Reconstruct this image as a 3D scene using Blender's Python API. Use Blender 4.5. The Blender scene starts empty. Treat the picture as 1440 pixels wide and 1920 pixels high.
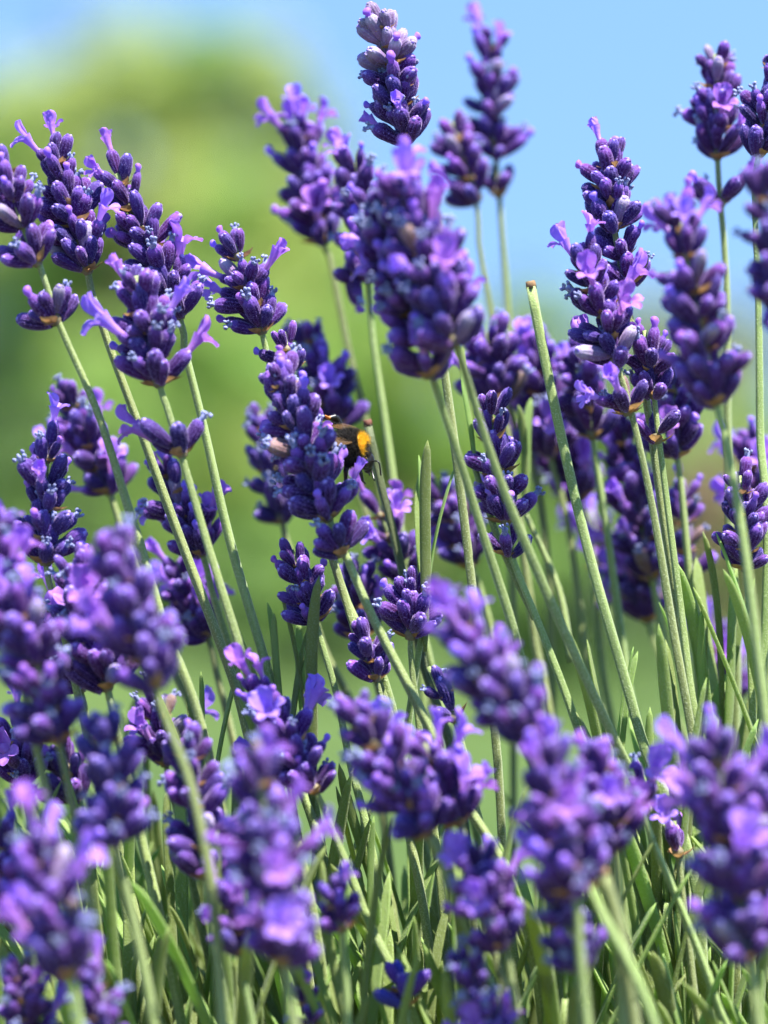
import bpy, bmesh, math, random
import numpy as np
from mathutils import Vector, Matrix, Quaternion
R = math.radians
PI = math.pi
sc = bpy.context.scene
COL = sc.collection

# ---------------------------------------------------------------- camera, sky, sun, exposure
CAM_Z, FOCUS, LENS = 0.62, 0.65, 104.0
cd = bpy.data.cameras.new('camera'); cam = bpy.data.objects.new('camera', cd); COL.objects.link(cam)
cam.location = (0, 0, CAM_Z); cam.rotation_euler = (R(90), 0, 0)
cd.sensor_fit = 'VERTICAL'; cd.sensor_height = 32.0; cd.sensor_width = 24.0; cd.lens = LENS
cd.clip_start = 0.02; cd.clip_end = 3000
cd.dof.use_dof = True; cd.dof.focus_distance = FOCUS; cd.dof.aperture_fstop = 5.6; cd.dof.aperture_blades = 0
sc.camera = cam

SUN_DIR = Vector((0.27, -0.29, 0.92)).normalized()
w = bpy.data.worlds.new('World'); sc.world = w; w.use_nodes = True
nt = w.node_tree
bg = nt.nodes['Background']
sky = nt.nodes.new('ShaderNodeTexSky'); sky.sky_type = 'NISHITA'; sky.sun_disc = False
sky.sun_elevation = math.asin(SUN_DIR.z); sky.sun_rotation = math.atan2(SUN_DIR.x, SUN_DIR.y)
sky.altitude = 0; sky.air_density = 1.2; sky.dust_density = 0.0; sky.ozone_density = 1.5
# the sky is read a little higher than the true direction, so that the clear summer blue reaches down to the trees
wc = nt.nodes.new('ShaderNodeTexCoord'); wm = nt.nodes.new('ShaderNodeVectorMath'); wm.operation = 'MULTIPLY_ADD'
wm.inputs[1].default_value = (1, 1, 0.75); wm.inputs[2].default_value = (0, 0, 0.42)
nt.links.new(wc.outputs['Generated'], wm.inputs[0]); nt.links.new(wm.outputs[0], sky.inputs[0])
hs = nt.nodes.new('ShaderNodeHueSaturation'); hs.inputs['Saturation'].default_value = 1.12; hs.inputs['Hue'].default_value = 0.502; hs.inputs['Value'].default_value = 0.74
nt.links.new(sky.outputs[0], hs.inputs['Color']); nt.links.new(hs.outputs[0], bg.inputs[0])
bg.inputs[1].default_value = 0.15
sl = bpy.data.lights.new('sun', 'SUN'); sl.energy = 5.0; sl.angle = R(0.5); sl.color = (1.0, 0.965, 0.90)
so = bpy.data.objects.new('sun', sl); COL.objects.link(so)
so.rotation_euler = (-SUN_DIR).to_track_quat('-Z', 'Y').to_euler()
sc.view_settings.view_transform = 'Standard'; sc.view_settings.look = 'None'
sc.view_settings.exposure = 1.65; sc.view_settings.gamma = 1.0
sc.cycles.max_bounces = 8; sc.cycles.transparent_max_bounces = 8
sc.cycles.use_denoising = True

FW, FH = 24.0 / LENS, 32.0 / LENS
def at(px, py, d):
    """the place that the photo's pixel shows at d millimetres behind the bee (negative: in front)"""
    Y = FOCUS + d / 1000.0
    return Vector(((px - 720) / 1440 * FW * Y, Y, CAM_Z - (py - 960) / 1920 * FH * Y))

# ---------------------------------------------------------------- tags and linking
def tag(o, label=None, cat=None, group=None, kind=None):
    if label: o['label'] = label
    if cat: o['category'] = cat
    if group: o['group'] = group
    if kind: o['kind'] = kind
    return o
def link(name, me, parent=None, mat4=None):
    o = bpy.data.objects.new(name, me); COL.objects.link(o)
    if parent is not None: o.parent = parent
    if mat4 is not None: o.matrix_basis = mat4
    return o
def empty(name, loc):
    o = bpy.data.objects.new(name, None); COL.objects.link(o); o.location = loc; o.empty_display_size = 0.01
    return o
class MB:
    def __init__(s): s.v = []; s.f = []; s.m = []
    def add(s, vs, fs, m=0):
        n = len(s.v); s.v.extend([tuple(p) for p in vs]); s.f.extend([tuple(i + n for i in f) for f in fs]); s.m.extend([m] * len(fs))
    def mesh(s, name, mats, smooth=True):
        me = bpy.data.meshes.new(name); me.from_pydata(s.v, [], s.f)
        for m in mats: me.materials.append(m)
        me.polygons.foreach_set('material_index', s.m)
        me.polygons.foreach_set('use_smooth', [smooth] * len(s.f)); me.update()
        return me

# ---------------------------------------------------------------- materials
def mat(name):
    m = bpy.data.materials.new(name); m.use_nodes = True
    n = m.node_tree; return m, n, n.nodes['Principled BSDF']
def N(n, t, **kw):
    x = n.nodes.new(t)
    for k, v in kw.items():
        if k in x.inputs: x.inputs[k].default_value = v
        else: setattr(x, k, v)
    return x
def ramp(n, stops, interp='LINEAR'):
    r = n.nodes.new('ShaderNodeValToRGB'); e = r.color_ramp.elements; r.color_ramp.interpolation = interp
    while len(e) < len(stops): e.new(0.5)
    for k, (p, c) in enumerate(stops): e[k].position = p; e[k].color = (c[0], c[1], c[2], 1)
    return r
def mix(n, a, b, fac, blend='MIX'):
    m = n.nodes.new('ShaderNodeMix'); m.data_type = 'RGBA'; m.blend_type = blend
    for sock, v in ((m.inputs['A'], a), (m.inputs['B'], b), (m.inputs['Factor'], fac)):
        if isinstance(v, (tuple, list)): sock.default_value = (v[0], v[1], v[2], 1)
        elif isinstance(v, (int, float)): sock.default_value = v
        else: n.links.new(v, sock)
    return m.outputs['Result']
def maprange(n, v, a, b, c=0.0, d=1.0):
    m = n.nodes.new('ShaderNodeMapRange'); n.links.new(v, m.inputs[0])
    for k, x in zip((1, 2, 3, 4), (a, b, c, d)): m.inputs[k].default_value = x
    return m.outputs[0]
def objz(n):
    tc = n.nodes.new('ShaderNodeTexCoord'); sp = n.nodes.new('ShaderNodeSeparateXYZ')
    n.links.new(tc.outputs['Object'], sp.inputs[0]); return tc.outputs['Object'], sp.outputs['Z']
def noise(n, vec, scale, detail=3.0, rough=0.55):
    t = N(n, 'ShaderNodeTexNoise', Scale=scale, Detail=detail, Roughness=rough)
    if vec is not None: n.links.new(vec, t.inputs['Vector'])
    return t.outputs['Fac']
def translucent_mix(m, n, p, colsock, fac, tint=1.0):
    t = n.nodes.new('ShaderNodeBsdfTranslucent'); ms = n.nodes.new('ShaderNodeMixShader'); ms.inputs[0].default_value = fac
    n.links.new(colsock, t.inputs[0]); n.links.new(p.outputs[0], ms.inputs[1]); n.links.new(t.outputs[0], ms.inputs[2])
    n.links.new(ms.outputs[0], n.nodes['Material Output'].inputs[0])

def calyx_material(name, base, mid, tip, speck, zmax=0.0055):
    m, n, p = mat(name)
    v, z = objz(n)
    zz = maprange(n, z, 0.0, zmax)
    r = ramp(n, [(0.0, base), (0.28, mid), (0.72, mid), (1.0, tip)]); n.links.new(zz, r.inputs[0])
    oi = n.nodes.new('ShaderNodeObjectInfo')
    h = N(n, 'ShaderNodeHueSaturation'); n.links.new(r.outputs[0], h.inputs['Color'])
    n.links.new(maprange(n, oi.outputs['Random'], 0, 1, 0.485, 0.53), h.inputs['Hue'])
    rv = n.nodes.new('ShaderNodeMath'); rv.operation = 'FRACT'
    ml = n.nodes.new('ShaderNodeMath'); ml.operation = 'MULTIPLY'; ml.inputs[1].default_value = 17.31
    n.links.new(oi.outputs['Random'], ml.inputs[0]); n.links.new(ml.outputs[0], rv.inputs[0])
    n.links.new(maprange(n, rv.outputs[0], 0, 1, 0.65, 1.5), h.inputs['Value'])
    sp = noise(n, v, 2700, 2.0)
    sx = n.nodes.new('ShaderNodeSeparateXYZ'); n.links.new(v, sx.inputs[0])
    at2 = N(n, 'ShaderNodeMath', operation='ARCTAN2'); n.links.new(sx.outputs['Y'], at2.inputs[0]); n.links.new(sx.outputs['X'], at2.inputs[1])
    mu = N(n, 'ShaderNodeMath', operation='MULTIPLY'); n.links.new(at2.outputs[0], mu.inputs[0]); mu.inputs[1].default_value = 11
    co = N(n, 'ShaderNodeMath', operation='COSINE'); n.links.new(mu.outputs[0], co.inputs[0])
    ribc = mix(n, h.outputs[0], tuple(a * .55 + b * .25 for a, b in zip(tip, speck)), maprange(n, co.outputs[0], 0.0, 1.0, 0, .34))   # paler veins of the calyx
    c = mix(n, ribc, speck, maprange(n, sp, 0.58, 0.74, 0, 0.65))
    n.links.new(c, p.inputs['Base Color'])
    p.inputs['Roughness'].default_value = 0.8
    p.inputs['Specular IOR Level'].default_value = 0.18; p.inputs['Sheen Weight'].default_value = 0.4; p.inputs['Sheen Roughness'].default_value = 0.4
    p.inputs['Sheen Tint'].default_value = (0.75, 0.58, 0.95, 1)
    b = N(n, 'ShaderNodeBump', Strength=0.5, Distance=0.0002); n.links.new(noise(n, v, 2400, 3), b.inputs['Height'])
    n.links.new(b.outputs[0], p.inputs['Normal'])
    translucent_mix(m, n, p, c, 0.12)
    return m
M = {}
M['calyx'] = calyx_material('calyx_purple', (0.10, 0.03, 0.07), (0.032, 0.004, 0.070), (0.135, 0.055, 0.31), (0.38, 0.25, 0.70))
M['calyx_dark'] = calyx_material('calyx_indigo', (0.08, 0.05, 0.06), (0.030, 0.010, 0.10), (0.07, 0.04, 0.23), (0.28, 0.24, 0.58))
M['calyx_grey'] = calyx_material('calyx_grey', (0.20, 0.15, 0.13), (0.17, 0.11, 0.22), (0.32, 0.27, 0.38), (0.55, 0.5, 0.62))
M['calyx_dry'] = calyx_material('calyx_dry', (0.20, 0.12, 0.06), (0.15, 0.085, 0.075), (0.26, 0.17, 0.14), (0.45, 0.36, 0.34))
M['bud_blue'] = calyx_material('bud_blue', (0.20, 0.20, 0.07), (0.05, 0.035, 0.25), (0.05, 0.035, 0.30), (0.16, 0.14, 0.5), 0.0045)
def flat(name, c, rough=0.6, var=0.25, scale=900, trans=0.0, sheen=0.0, spec=0.5):
    m, n, p = mat(name); tc = n.nodes.new('ShaderNodeTexCoord')
    f = noise(n, tc.outputs['Object'], scale, 3)
    cc = mix(n, tuple(x * (1 - var) for x in c), tuple(min(1, x * (1 + var)) for x in c), maprange(n, f, 0.3, 0.7))
    n.links.new(cc, p.inputs['Base Color']); p.inputs['Roughness'].default_value = rough
    p.inputs['Sheen Weight'].default_value = sheen; p.inputs['Specular IOR Level'].default_value = spec
    if trans: translucent_mix(m, n, p, cc, trans)
    return m
M['calyx_hair'] = flat('calyx_hair', (0.42, 0.30, 0.78), 0.7, 0.2, 900, 0.3)
M['withered'] = flat('withered_corolla', (0.24, 0.26, 0.50), 0.8, 0.6, 1500, 0.15, 0.4)
M['bract'] = flat('papery_bract', (0.40, 0.23, 0.09), 0.7, 0.45, 800, 0.35)
M['node'] = flat('node_green', (0.17, 0.14, 0.07), 0.7, 0.3, 900)
M['leaf_hair'] = flat('leaf_hair', (0.55, 0.62, 0.42), 0.7, 0.15, 900, 0.3)
def petal_material():
    m, n, p = mat('petal'); v, z = objz(n)
    r = ramp(n, [(0.0, (0.32, 0.12, 0.50)), (0.35, (0.54, 0.27, 0.74)), (0.62, (0.40, 0.19, 0.76)), (1.0, (0.35, 0.17, 0.80))])
    n.links.new(maprange(n, z, -0.001, 0.0075), r.inputs[0])
    oi = n.nodes.new('ShaderNodeObjectInfo'); h = N(n, 'ShaderNodeHueSaturation'); n.links.new(r.outputs[0], h.inputs['Color'])
    n.links.new(maprange(n, oi.outputs['Random'], 0, 1, 0.485, 0.535), h.inputs['Hue'])
    n.links.new(maprange(n, oi.outputs['Random'], 0, 1, 1.15, 0.8), h.inputs['Value'])
    c = mix(n, h.outputs[0], (0.62, 0.44, 0.90), maprange(n, noise(n, v, 900, 3), 0.5, 0.75, 0, 0.45))
    n.links.new(c, p.inputs['Base Color']); p.inputs['Roughness'].default_value = 0.55
    p.inputs['Sheen Weight'].default_value = 0.25; p.inputs['Sheen Tint'].default_value = (0.8, 0.7, 1, 1)
    b = N(n, 'ShaderNodeBump', Strength=0.3, Distance=0.0002); n.links.new(noise(n, v, 1300, 3), b.inputs['Height']); n.links.new(b.outputs[0], p.inputs['Normal'])
    translucent_mix(m, n, p, c, 0.42); return m
M['petal'] = petal_material()
def green_material(name, dark, light, speck, speck_amt, scale, trans, streak=True):
    m, n, p = mat(name); tc = n.nodes.new('ShaderNodeTexCoord'); v = tc.outputs['Object']
    oi = n.nodes.new('ShaderNodeObjectInfo')
    c = mix(n, dark, light, maprange(n, noise(n, v, 60, 3), 0.3, 0.7))
    h = N(n, 'ShaderNodeHueSaturation'); n.links.new(c, h.inputs['Color'])
    n.links.new(maprange(n, oi.outputs['Random'], 0, 1, 0.485, 0.52), h.inputs['Hue'])
    n.links.new(maprange(n, oi.outputs['Random'], 0, 1, 0.75, 1.3), h.inputs['Value'])
    f = noise(n, v, scale, 2)
    c2 = mix(n, h.outputs[0], speck, maprange(n, f, 0.52, 0.66, 0, speck_amt))
    n.links.new(c2, p.inputs['Base Color']); p.inputs['Roughness'].default_value = 0.6
    p.inputs['Sheen Weight'].default_value = 0.35; p.inputs['Sheen Tint'].default_value = (0.8, 0.9, 0.7, 1); p.inputs['Sheen Roughness'].default_value = 0.5
    b = N(n, 'ShaderNodeBump', Strength=0.6, Distance=0.0003); n.links.new(f, b.inputs['Height']); n.links.new(b.outputs[0], p.inputs['Normal'])
    if trans: translucent_mix(m, n, p, h.outputs[0], trans)
    return m
M['stem'] = green_material('stem_green', (0.14, 0.185, 0.04), (0.22, 0.27, 0.07), (0.55, 0.60, 0.36), 0.42, 3600, 0.0)
M['stem_dry'] = flat('stem_dry_end', (0.22, 0.13, 0.06), 0.85, 0.5, 1500)
M['leaf'] = green_material('leaf_green', (0.25, 0.36, 0.075), (0.40, 0.51, 0.15), (0.62, 0.70, 0.40), 0.5, 3200, 0.56)

# ---------------------------------------------------------------- small meshes of the lavender (metres, +z along the axis)
rng = random.Random(7)
def lathe(mb, prof, seg, m=0, ribs=0, amp=0.0, bend=(0, 0), rough=0.0, rg=rng):
    vs = []; fs = []
    for z, r in prof:
        t = z / prof[-1][0] if prof[-1][0] else 0
        for k in range(seg):
            a = 2 * PI * k / seg
            rr = r * (1 + amp * math.cos(ribs * a)) * (1 + rg.uniform(-rough, rough))
            vs.append((rr * math.cos(a) + bend[0] * t * t, rr * math.sin(a) + bend[1] * t * t, z))
    for i in range(len(prof) - 1):
        for k in range(seg):
            fs.append((i * seg + k, i * seg + (k + 1) % seg, (i + 1) * seg + (k + 1) % seg, (i + 1) * seg + k))
    fs.append(tuple((len(prof) - 1) * seg + k for k in range(seg)))
    mb.add(vs, fs, m)
def hairs_on(mb, idx_range, count, length, width, m, rg, up=0.4):
    """short fine hairs on the faces of a mesh builder"""
    faces = [f for f in mb.f[idx_range[0]:idx_range[1]] if len(f) <= 4]
    vs = []; fs = []
    V = mb.v
    for _ in range(count):
        f = rg.choice(faces); a, b, c = (Vector(V[i]) for i in f[:3]); d = Vector(V[f[-1]])
        u, t = rg.random(), rg.random()
        p = (a * (1 - u) + b * u) * (1 - t) + (d * (1 - u) + c * u) * t
        nn = (b - a).cross(d - a)
        if nn.length < 1e-14: continue
        nn.normalize()
        dr = (nn + Vector((rg.gauss(0, .45), rg.gauss(0, .45), rg.gauss(0, .45) + up))).normalized()
        s = dr.cross(Vector((rg.gauss(0, 1), rg.gauss(0, 1), rg.gauss(0, 1))))
        if s.length < 1e-6: continue
        s = s.normalized() * width; L = length * rg.uniform(.5, 1.3)
        k = len(vs); vs += [p - s, p + s, p + dr * L]; fs.append((k, k + 1, k + 2))
    mb.add(vs, fs, m)
def make_bud(kind, seed, calyx='calyx'):
    rg = random.Random(seed); mb = MB()
    L = rg.uniform(5.2, 6.5) * 1e-3; w = rg.uniform(1.10, 1.32) * 1e-3
    prof = [(0, .36), (.05, .46), (.14, .62), (.27, .80), (.40, .92), (.53, .99), (.66, 1.0), (.78, .97), (.88, .86)]
    if kind == 'closed': prof += [(.94, .68), (.985, .40), (1.005, .12)]
    else: prof += [(.965, .60), (.985, .50), (.96, .42), (.92, .30)]
    bend = (rg.uniform(-.5, .2) * 1e-3, rg.uniform(-.25, .25) * 1e-3)
    n0 = len(mb.f)
    vs = []; fs = []; seg = 33
    for z, r in prof:
        for k in range(seg):
            a = 2 * PI * k / seg
            rr = w * r * (1 + 0.075 * math.cos(11 * a)) * (1 + rg.uniform(-.03, .03)) * (1 + .06 * math.cos(a * 2 + seed))
            vs.append((rr * math.cos(a) + bend[0] * z * z, rr * math.sin(a) + bend[1] * z * z, z * L + rg.uniform(-.05, .05) * 1e-3))
    for i in range(len(prof) - 1):
        for k in range(seg): fs.append((i * seg + k, i * seg + (k + 1) % seg, (i + 1) * seg + (k + 1) % seg, (i + 1) * seg + k))
    fs.append(tuple((len(prof) - 1) * seg + k for k in range(seg)))
    mb.add(vs, fs, 0); n1 = len(mb.f)
    top = (bend[0], bend[1], L)
    if kind == 'closed':       # a blunt pale tip folded from small lobes
        for k in range(4):
            a = k * PI / 2 + rg.uniform(0, 1); q = .38e-3
            blob(mb, (top[0] + q * math.cos(a), top[1] + q * math.sin(a), L * .955), (.42e-3, .42e-3, .5e-3), 1 if k % 2 else 0, rg)
    if kind == 'withered':     # shrivelled blue-grey flower left in the calyx
        h = rg.uniform(.7, 1.5) * 1e-3; ox = rg.uniform(-.5, .5) * 1e-3
        pr = [(0, .55e-3), (.4 * h, .50e-3), (.8 * h, .62e-3), (h, .50e-3)]
        vs = []; fs = []; sg = 9
        for z, r in pr:
            for k in range(sg):
                a = 2 * PI * k / sg; rr = r * rg.uniform(.7, 1.3)
                vs.append((top[0] + ox * z / h + rr * math.cos(a), top[1] + rr * math.sin(a), L * .95 + z + rg.uniform(-.1, .1) * 1e-3))
        for i in range(3):
            for k in range(sg): fs.append((i * sg + k, i * sg + (k + 1) % sg, (i + 1) * sg + (k + 1) % sg, (i + 1) * sg + k))
        mb.add(vs, fs, 2)
        for k in range(5):
            a = 2 * PI * k / 5 + rg.uniform(-.4, .4); r1 = rg.uniform(.7, 1.15) * 1e-3
            blob(mb, (top[0] + ox + r1 * .8 * math.cos(a), top[1] + r1 * .8 * math.sin(a), L * .95 + h + rg.uniform(-.1, .4) * 1e-3), (.30e-3, .30e-3, .42e-3), 2, rg)
    if kind == 'tip':          # a lilac corolla just pushing out
        h = rg.uniform(1.3, 2.3) * 1e-3
        pr = [(0, .50e-3), (.35 * h, .56e-3), (.65 * h, .82e-3), (.88 * h, .72e-3), (1.0 * h, .35e-3), (1.02 * h, .1e-3)]
        vs = []; fs = []; sg = 12
        for z, r in pr:
            for k in range(sg):
                a = 2 * PI * k / sg; rr = r * rg.uniform(.92, 1.08)
                vs.append((top[0] - .3e-3 * (z / h) ** 2 + rr * math.cos(a), top[1] + rr * math.sin(a), L * .94 + z))
        for i in range(len(pr) - 1):
            for k in range(sg): fs.append((i * sg + k, i * sg + (k + 1) % sg, (i + 1) * sg + (k + 1) % sg, (i + 1) * sg + k))
        fs.append(tuple((len(pr) - 1) * sg + k for k in range(sg)))
        mb.add(vs, fs, 3)
    hairs_on(mb, (n0, n1), 700, .28e-3, .019e-3, 1, rg)
    return mb.mesh('bud', [M[calyx], M['calyx_hair'], M['withered'], M['petal']])
def blob(mb, c, r, m, rg, seg=8, rings=5):
    vs = []; fs = []
    for i in range(rings + 1):
        ph = PI * i / rings
        for k in range(seg):
            a = 2 * PI * k / seg; q = rg.uniform(.82, 1.18)
            vs.append((c[0] + r[0] * q * math.sin(ph) * math.cos(a), c[1] + r[1] * q * math.sin(ph) * math.sin(a), c[2] - r[2] * math.cos(ph)))
    for i in range(rings):
        for k in range(seg): fs.append((i * seg + k, i * seg + (k + 1) % seg, (i + 1) * seg + (k + 1) % seg, (i + 1) * seg + k))
    mb.add(vs, fs, m)
def lobe(mb, ang, base_r, z0, length, width, flare0, flare1, m, rg, cup=.25):
    """a rounded petal lobe leaving a tube rim at angle ang; flare: angle from the axis at its base and at its end"""
    nu, nv = 7, 9; vs = []
    er = Vector((math.cos(ang), math.sin(ang), 0)); et = Vector((-math.sin(ang), math.cos(ang), 0)); ez = Vector((0, 0, 1))
    p = er * base_r + ez * z0; st = length / (nv - 1); ph = rg.uniform(0, 6)
    for j in range(nv):
        t = j / (nv - 1); fl = flare0 + (flare1 - flare0) * t
        d = er * math.sin(fl) + ez * math.cos(fl); nrm = er * math.cos(fl) - ez * math.sin(fl)
        wd = width * (.42 + .58 * math.sin(min(1, t * 1.5) * PI / 2)) * math.sqrt(max(0.0, 1 - max(0, (t - .55) / .45) ** 2) + .02)
        for i in range(nu):
            u = i / (nu - 1) * 2 - 1
            ruff = .09 * length * math.sin(ph + u * 3.2 + t * 4) * t
            vs.append(p + et * (u * wd / 2) - nrm * (cup * wd * (u * u) * .6) + nrm * ruff)
        p = p + d * st
    fs = [(j * nu + i, j * nu + i + 1, (j + 1) * nu + i + 1, (j + 1) * nu + i) for j in range(nv - 1) for i in range(nu - 1)]
    mb.add(vs, fs, m)
def make_flower(kind, seed):
    rg = random.Random(seed); mb = MB()
    L = rg.uniform(4.2, 5.4) * 1e-3
    pr = [(-1.2e-3, .55e-3), (0, .60e-3), (.3 * L, .62e-3), (.6 * L, .78e-3), (.85 * L, 1.12e-3), (L, 1.35e-3)]
    vs = []; fs = []; sg = 16
    for z, r in pr:
        for k in range(sg):
            a = 2 * PI * k / sg; rr = r * rg.uniform(.97, 1.03)
            vs.append((rr * math.cos(a) - .5e-3 * (z / L) ** 2, rr * math.sin(a) * .92, z))
    for i in range(len(pr) - 1):
        for k in range(sg): fs.append((i * sg + k, i * sg + (k + 1) % sg, (i + 1) * sg + (k + 1) % sg, (i + 1) * sg + k))
    mb.add(vs, fs, 0)
    o = rg.uniform(.85, 1.12)
    if kind == 'open':
        for s in (-1, 1): lobe(mb, PI + s * .44, 1.15e-3, L * .93, 4.0e-3 * o, 3.3e-3 * o, .12, rg.uniform(.4, 1.0), 0, rg)
        lobe(mb, 0.0, 1.0e-3, L * .95, 2.7e-3 * o, 2.3e-3 * o, .7, 1.9, 0, rg)
        for s in (-1, 1): lobe(mb, s * 1.02, 1.1e-3, L * .94, 2.6e-3 * o, 2.1e-3 * o, .6, 1.75, 0, rg)
    else:  # half open: lips still close together
        for s in (-1, 1): lobe(mb, PI + s * .45, 1.15e-3, L * .93, 2.6e-3 * o, 2.5e-3 * o, -.1, .3, 0, rg, .4)
        lobe(mb, 0.0, 1.0e-3, L * .95, 1.8e-3, 1.9e-3, .1, .9, 0, rg, .4)
        for s in (-1, 1): lobe(mb, s * 1.02, 1.1e-3, L * .94, 1.7e-3, 1.8e-3, .1, .8, 0, rg, .4)
    return mb.mesh('open_flower', [M['petal']])
def make_whorl(seed, big=1.0):
    """node of a flower spike: short disc and a pair of papery pointed bracts"""
    rg = random.Random(seed); mb = MB()
    lathe(mb, [(-1.0e-3, .75e-3), (-.5e-3, 1.0e-3), (0, 1.25e-3), (.6e-3, 1.1e-3), (1.2e-3, .7e-3)], 12, 1, 0, 0, (0, 0), .08, rg)
    a0 = rg.uniform(0, PI)
    for k in range(2):
        lobe_bract(mb, a0 + k * PI + rg.uniform(-.3, .3), rg.uniform(2.6, 4.0) * 1e-3, rg.uniform(2.2, 3.2) * 1e-3, rg)
    for k in range(3):
        lobe_bract(mb, rg.uniform(0, 6.28), rg.uniform(1.6, 3.2) * 1e-3, .9e-3, rg)
    return mb.mesh('whorl', [M['bract'], M['node']])
def lobe_bract(mb, ang, length, width, rg):
    nu, nv = 5, 8; er = Vector((math.cos(ang), math.sin(ang), 0)); et = Vector((-math.sin(ang), math.cos(ang), 0)); ez = Vector((0, 0, 1))
    p = er * .8e-3 - ez * .6e-3; vs = []; f0 = rg.uniform(1.15, 1.5); f1 = rg.uniform(.5, 1.3)
    for j in range(nv):
        t = j / (nv - 1); fl = f0 + (f1 - f0) * t; d = er * math.sin(fl) + ez * math.cos(fl); nrm = er * math.cos(fl) - ez * math.sin(fl)
        wd = width * (math.sin(PI * min(1, (t + .22) / 1.22) ** .8) ** .8) * (1 if t < .6 else (1 - (t - .6) / .4 * .75)) + .15e-3
        for i in range(nu):
            u = i / (nu - 1) * 2 - 1
            vs.append(p + et * (u * wd / 2) - nrm * (.35 * wd * u * u) * .8 + nrm * rg.uniform(-.05, .05) * 1e-3)
        p = p + d * (length / (nv - 1))
    mb.add(vs, [(j * nu + i, j * nu + i + 1, (j + 1) * nu + i + 1, (j + 1) * nu + i) for j in range(nv - 1) for i in range(nu - 1)], 0)

BUDS = {'closed': [make_bud('closed', 10 + k) for k in range(7)], 'withered': [make_bud('withered', 30 + k) for k in range(6)],
        'tip': [make_bud('tip', 50 + k) for k in range(4)]}
BUDS_DARK = {'closed': [make_bud('closed', 70 + k, 'calyx_dark') for k in range(5)], 'withered': [make_bud('withered', 80 + k, 'calyx_dark') for k in range(4)],
             'tip': [make_bud('tip', 90 + k, 'calyx_dark') for k in range(3)]}
BUDS_GREY = {'closed': [make_bud('closed', 110 + k, 'calyx_grey') for k in range(3)], 'withered': [make_bud('closed', 113 + k, 'calyx_grey') for k in range(2)],
             'tip': [make_bud('tip', 116, 'calyx_grey')]}
BUDS_DRY = [make_bud('withered', 140 + k, 'calyx_dry') for k in range(3)]
BUDS_BLUE = {'closed': [make_bud('closed', 120 + k, 'bud_blue') for k in range(4)]}
FLOWERS = [make_flower('open', 200 + k) for k in range(6)]
HALF = [make_flower('half', 220 + k) for k in range(4)]
WHORLS = [make_whorl(300 + k) for k in range(6)]

# ---------------------------------------------------------------- stems
def catmull(pts, n):
    P = [pts[0] * 2 - pts[1]] + list(pts) + [pts[-1] * 2 - pts[-2]]
    segs = len(pts) - 1; lens = [(pts[i + 1] - pts[i]).length for i in range(segs)]; tot = sum(lens) or 1
    out = []
    for i in range(segs):
        k = max(2, int(round(n * lens[i] / tot)))
        a, b, c, d = P[i], P[i + 1], P[i + 2], P[i + 3]
        for j in range(k):
            t = j / k
            out.append(.5 * ((2 * b) + (c - a) * t + (2 * a - 5 * b + 4 * c - d) * t * t + (3 * b - a - 3 * c + d) * t ** 3))
    out.append(pts[-1].copy()); return out
def sweep(mb, pts, rad, m=0, seg=16, square=.10, cap=True, twist=0.0):
    vs = []; fs = []; x = None
    n = len(pts)
    for i, p in enumerate(pts):
        t = (pts[min(n - 1, i + 1)] - pts[max(0, i - 1)]).normalized()
        if x is None: x = t.orthogonal().normalized(); x = (Quaternion(t, twist) @ x)
        x = (x - t * x.dot(t)).normalized(); y = t.cross(x)
        r = rad(i / (n - 1)) if callable(rad) else rad
        for k in range(seg):
            a = 2 * PI * k / seg; rr = r * (1 - square * math.cos(4 * a))
            vs.append(p + x * (rr * math.cos(a)) + y * (rr * math.sin(a)))
    for i in range(n - 1):
        for k in range(seg): fs.append((i * seg + k, i * seg + (k + 1) % seg, (i + 1) * seg + (k + 1) % seg, (i + 1) * seg + k))
    if cap: fs.append(tuple(range(seg - 1, -1, -1))); fs.append(tuple((n - 1) * seg + k for k in range(seg)))
    mb.add(vs, fs, m)

HEART = Vector((0.03, FOCUS + 0.05, 0.30))
def extend_down(pts):
    """carry a stem on from its last seen point towards the plant's woody heart"""
    a, b = pts[-2], pts[-1]; d = (b - a).normalized()
    c = b + d * .05
    tgt = Vector((c.x * .75 + HEART.x * .25, c.y * .6 + HEART.y * .4, min(.38, c.z - .04)))
    return list(pts) + [c * .9 + (b + Vector((0, 0, -.05))) * .1, tgt]

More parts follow.
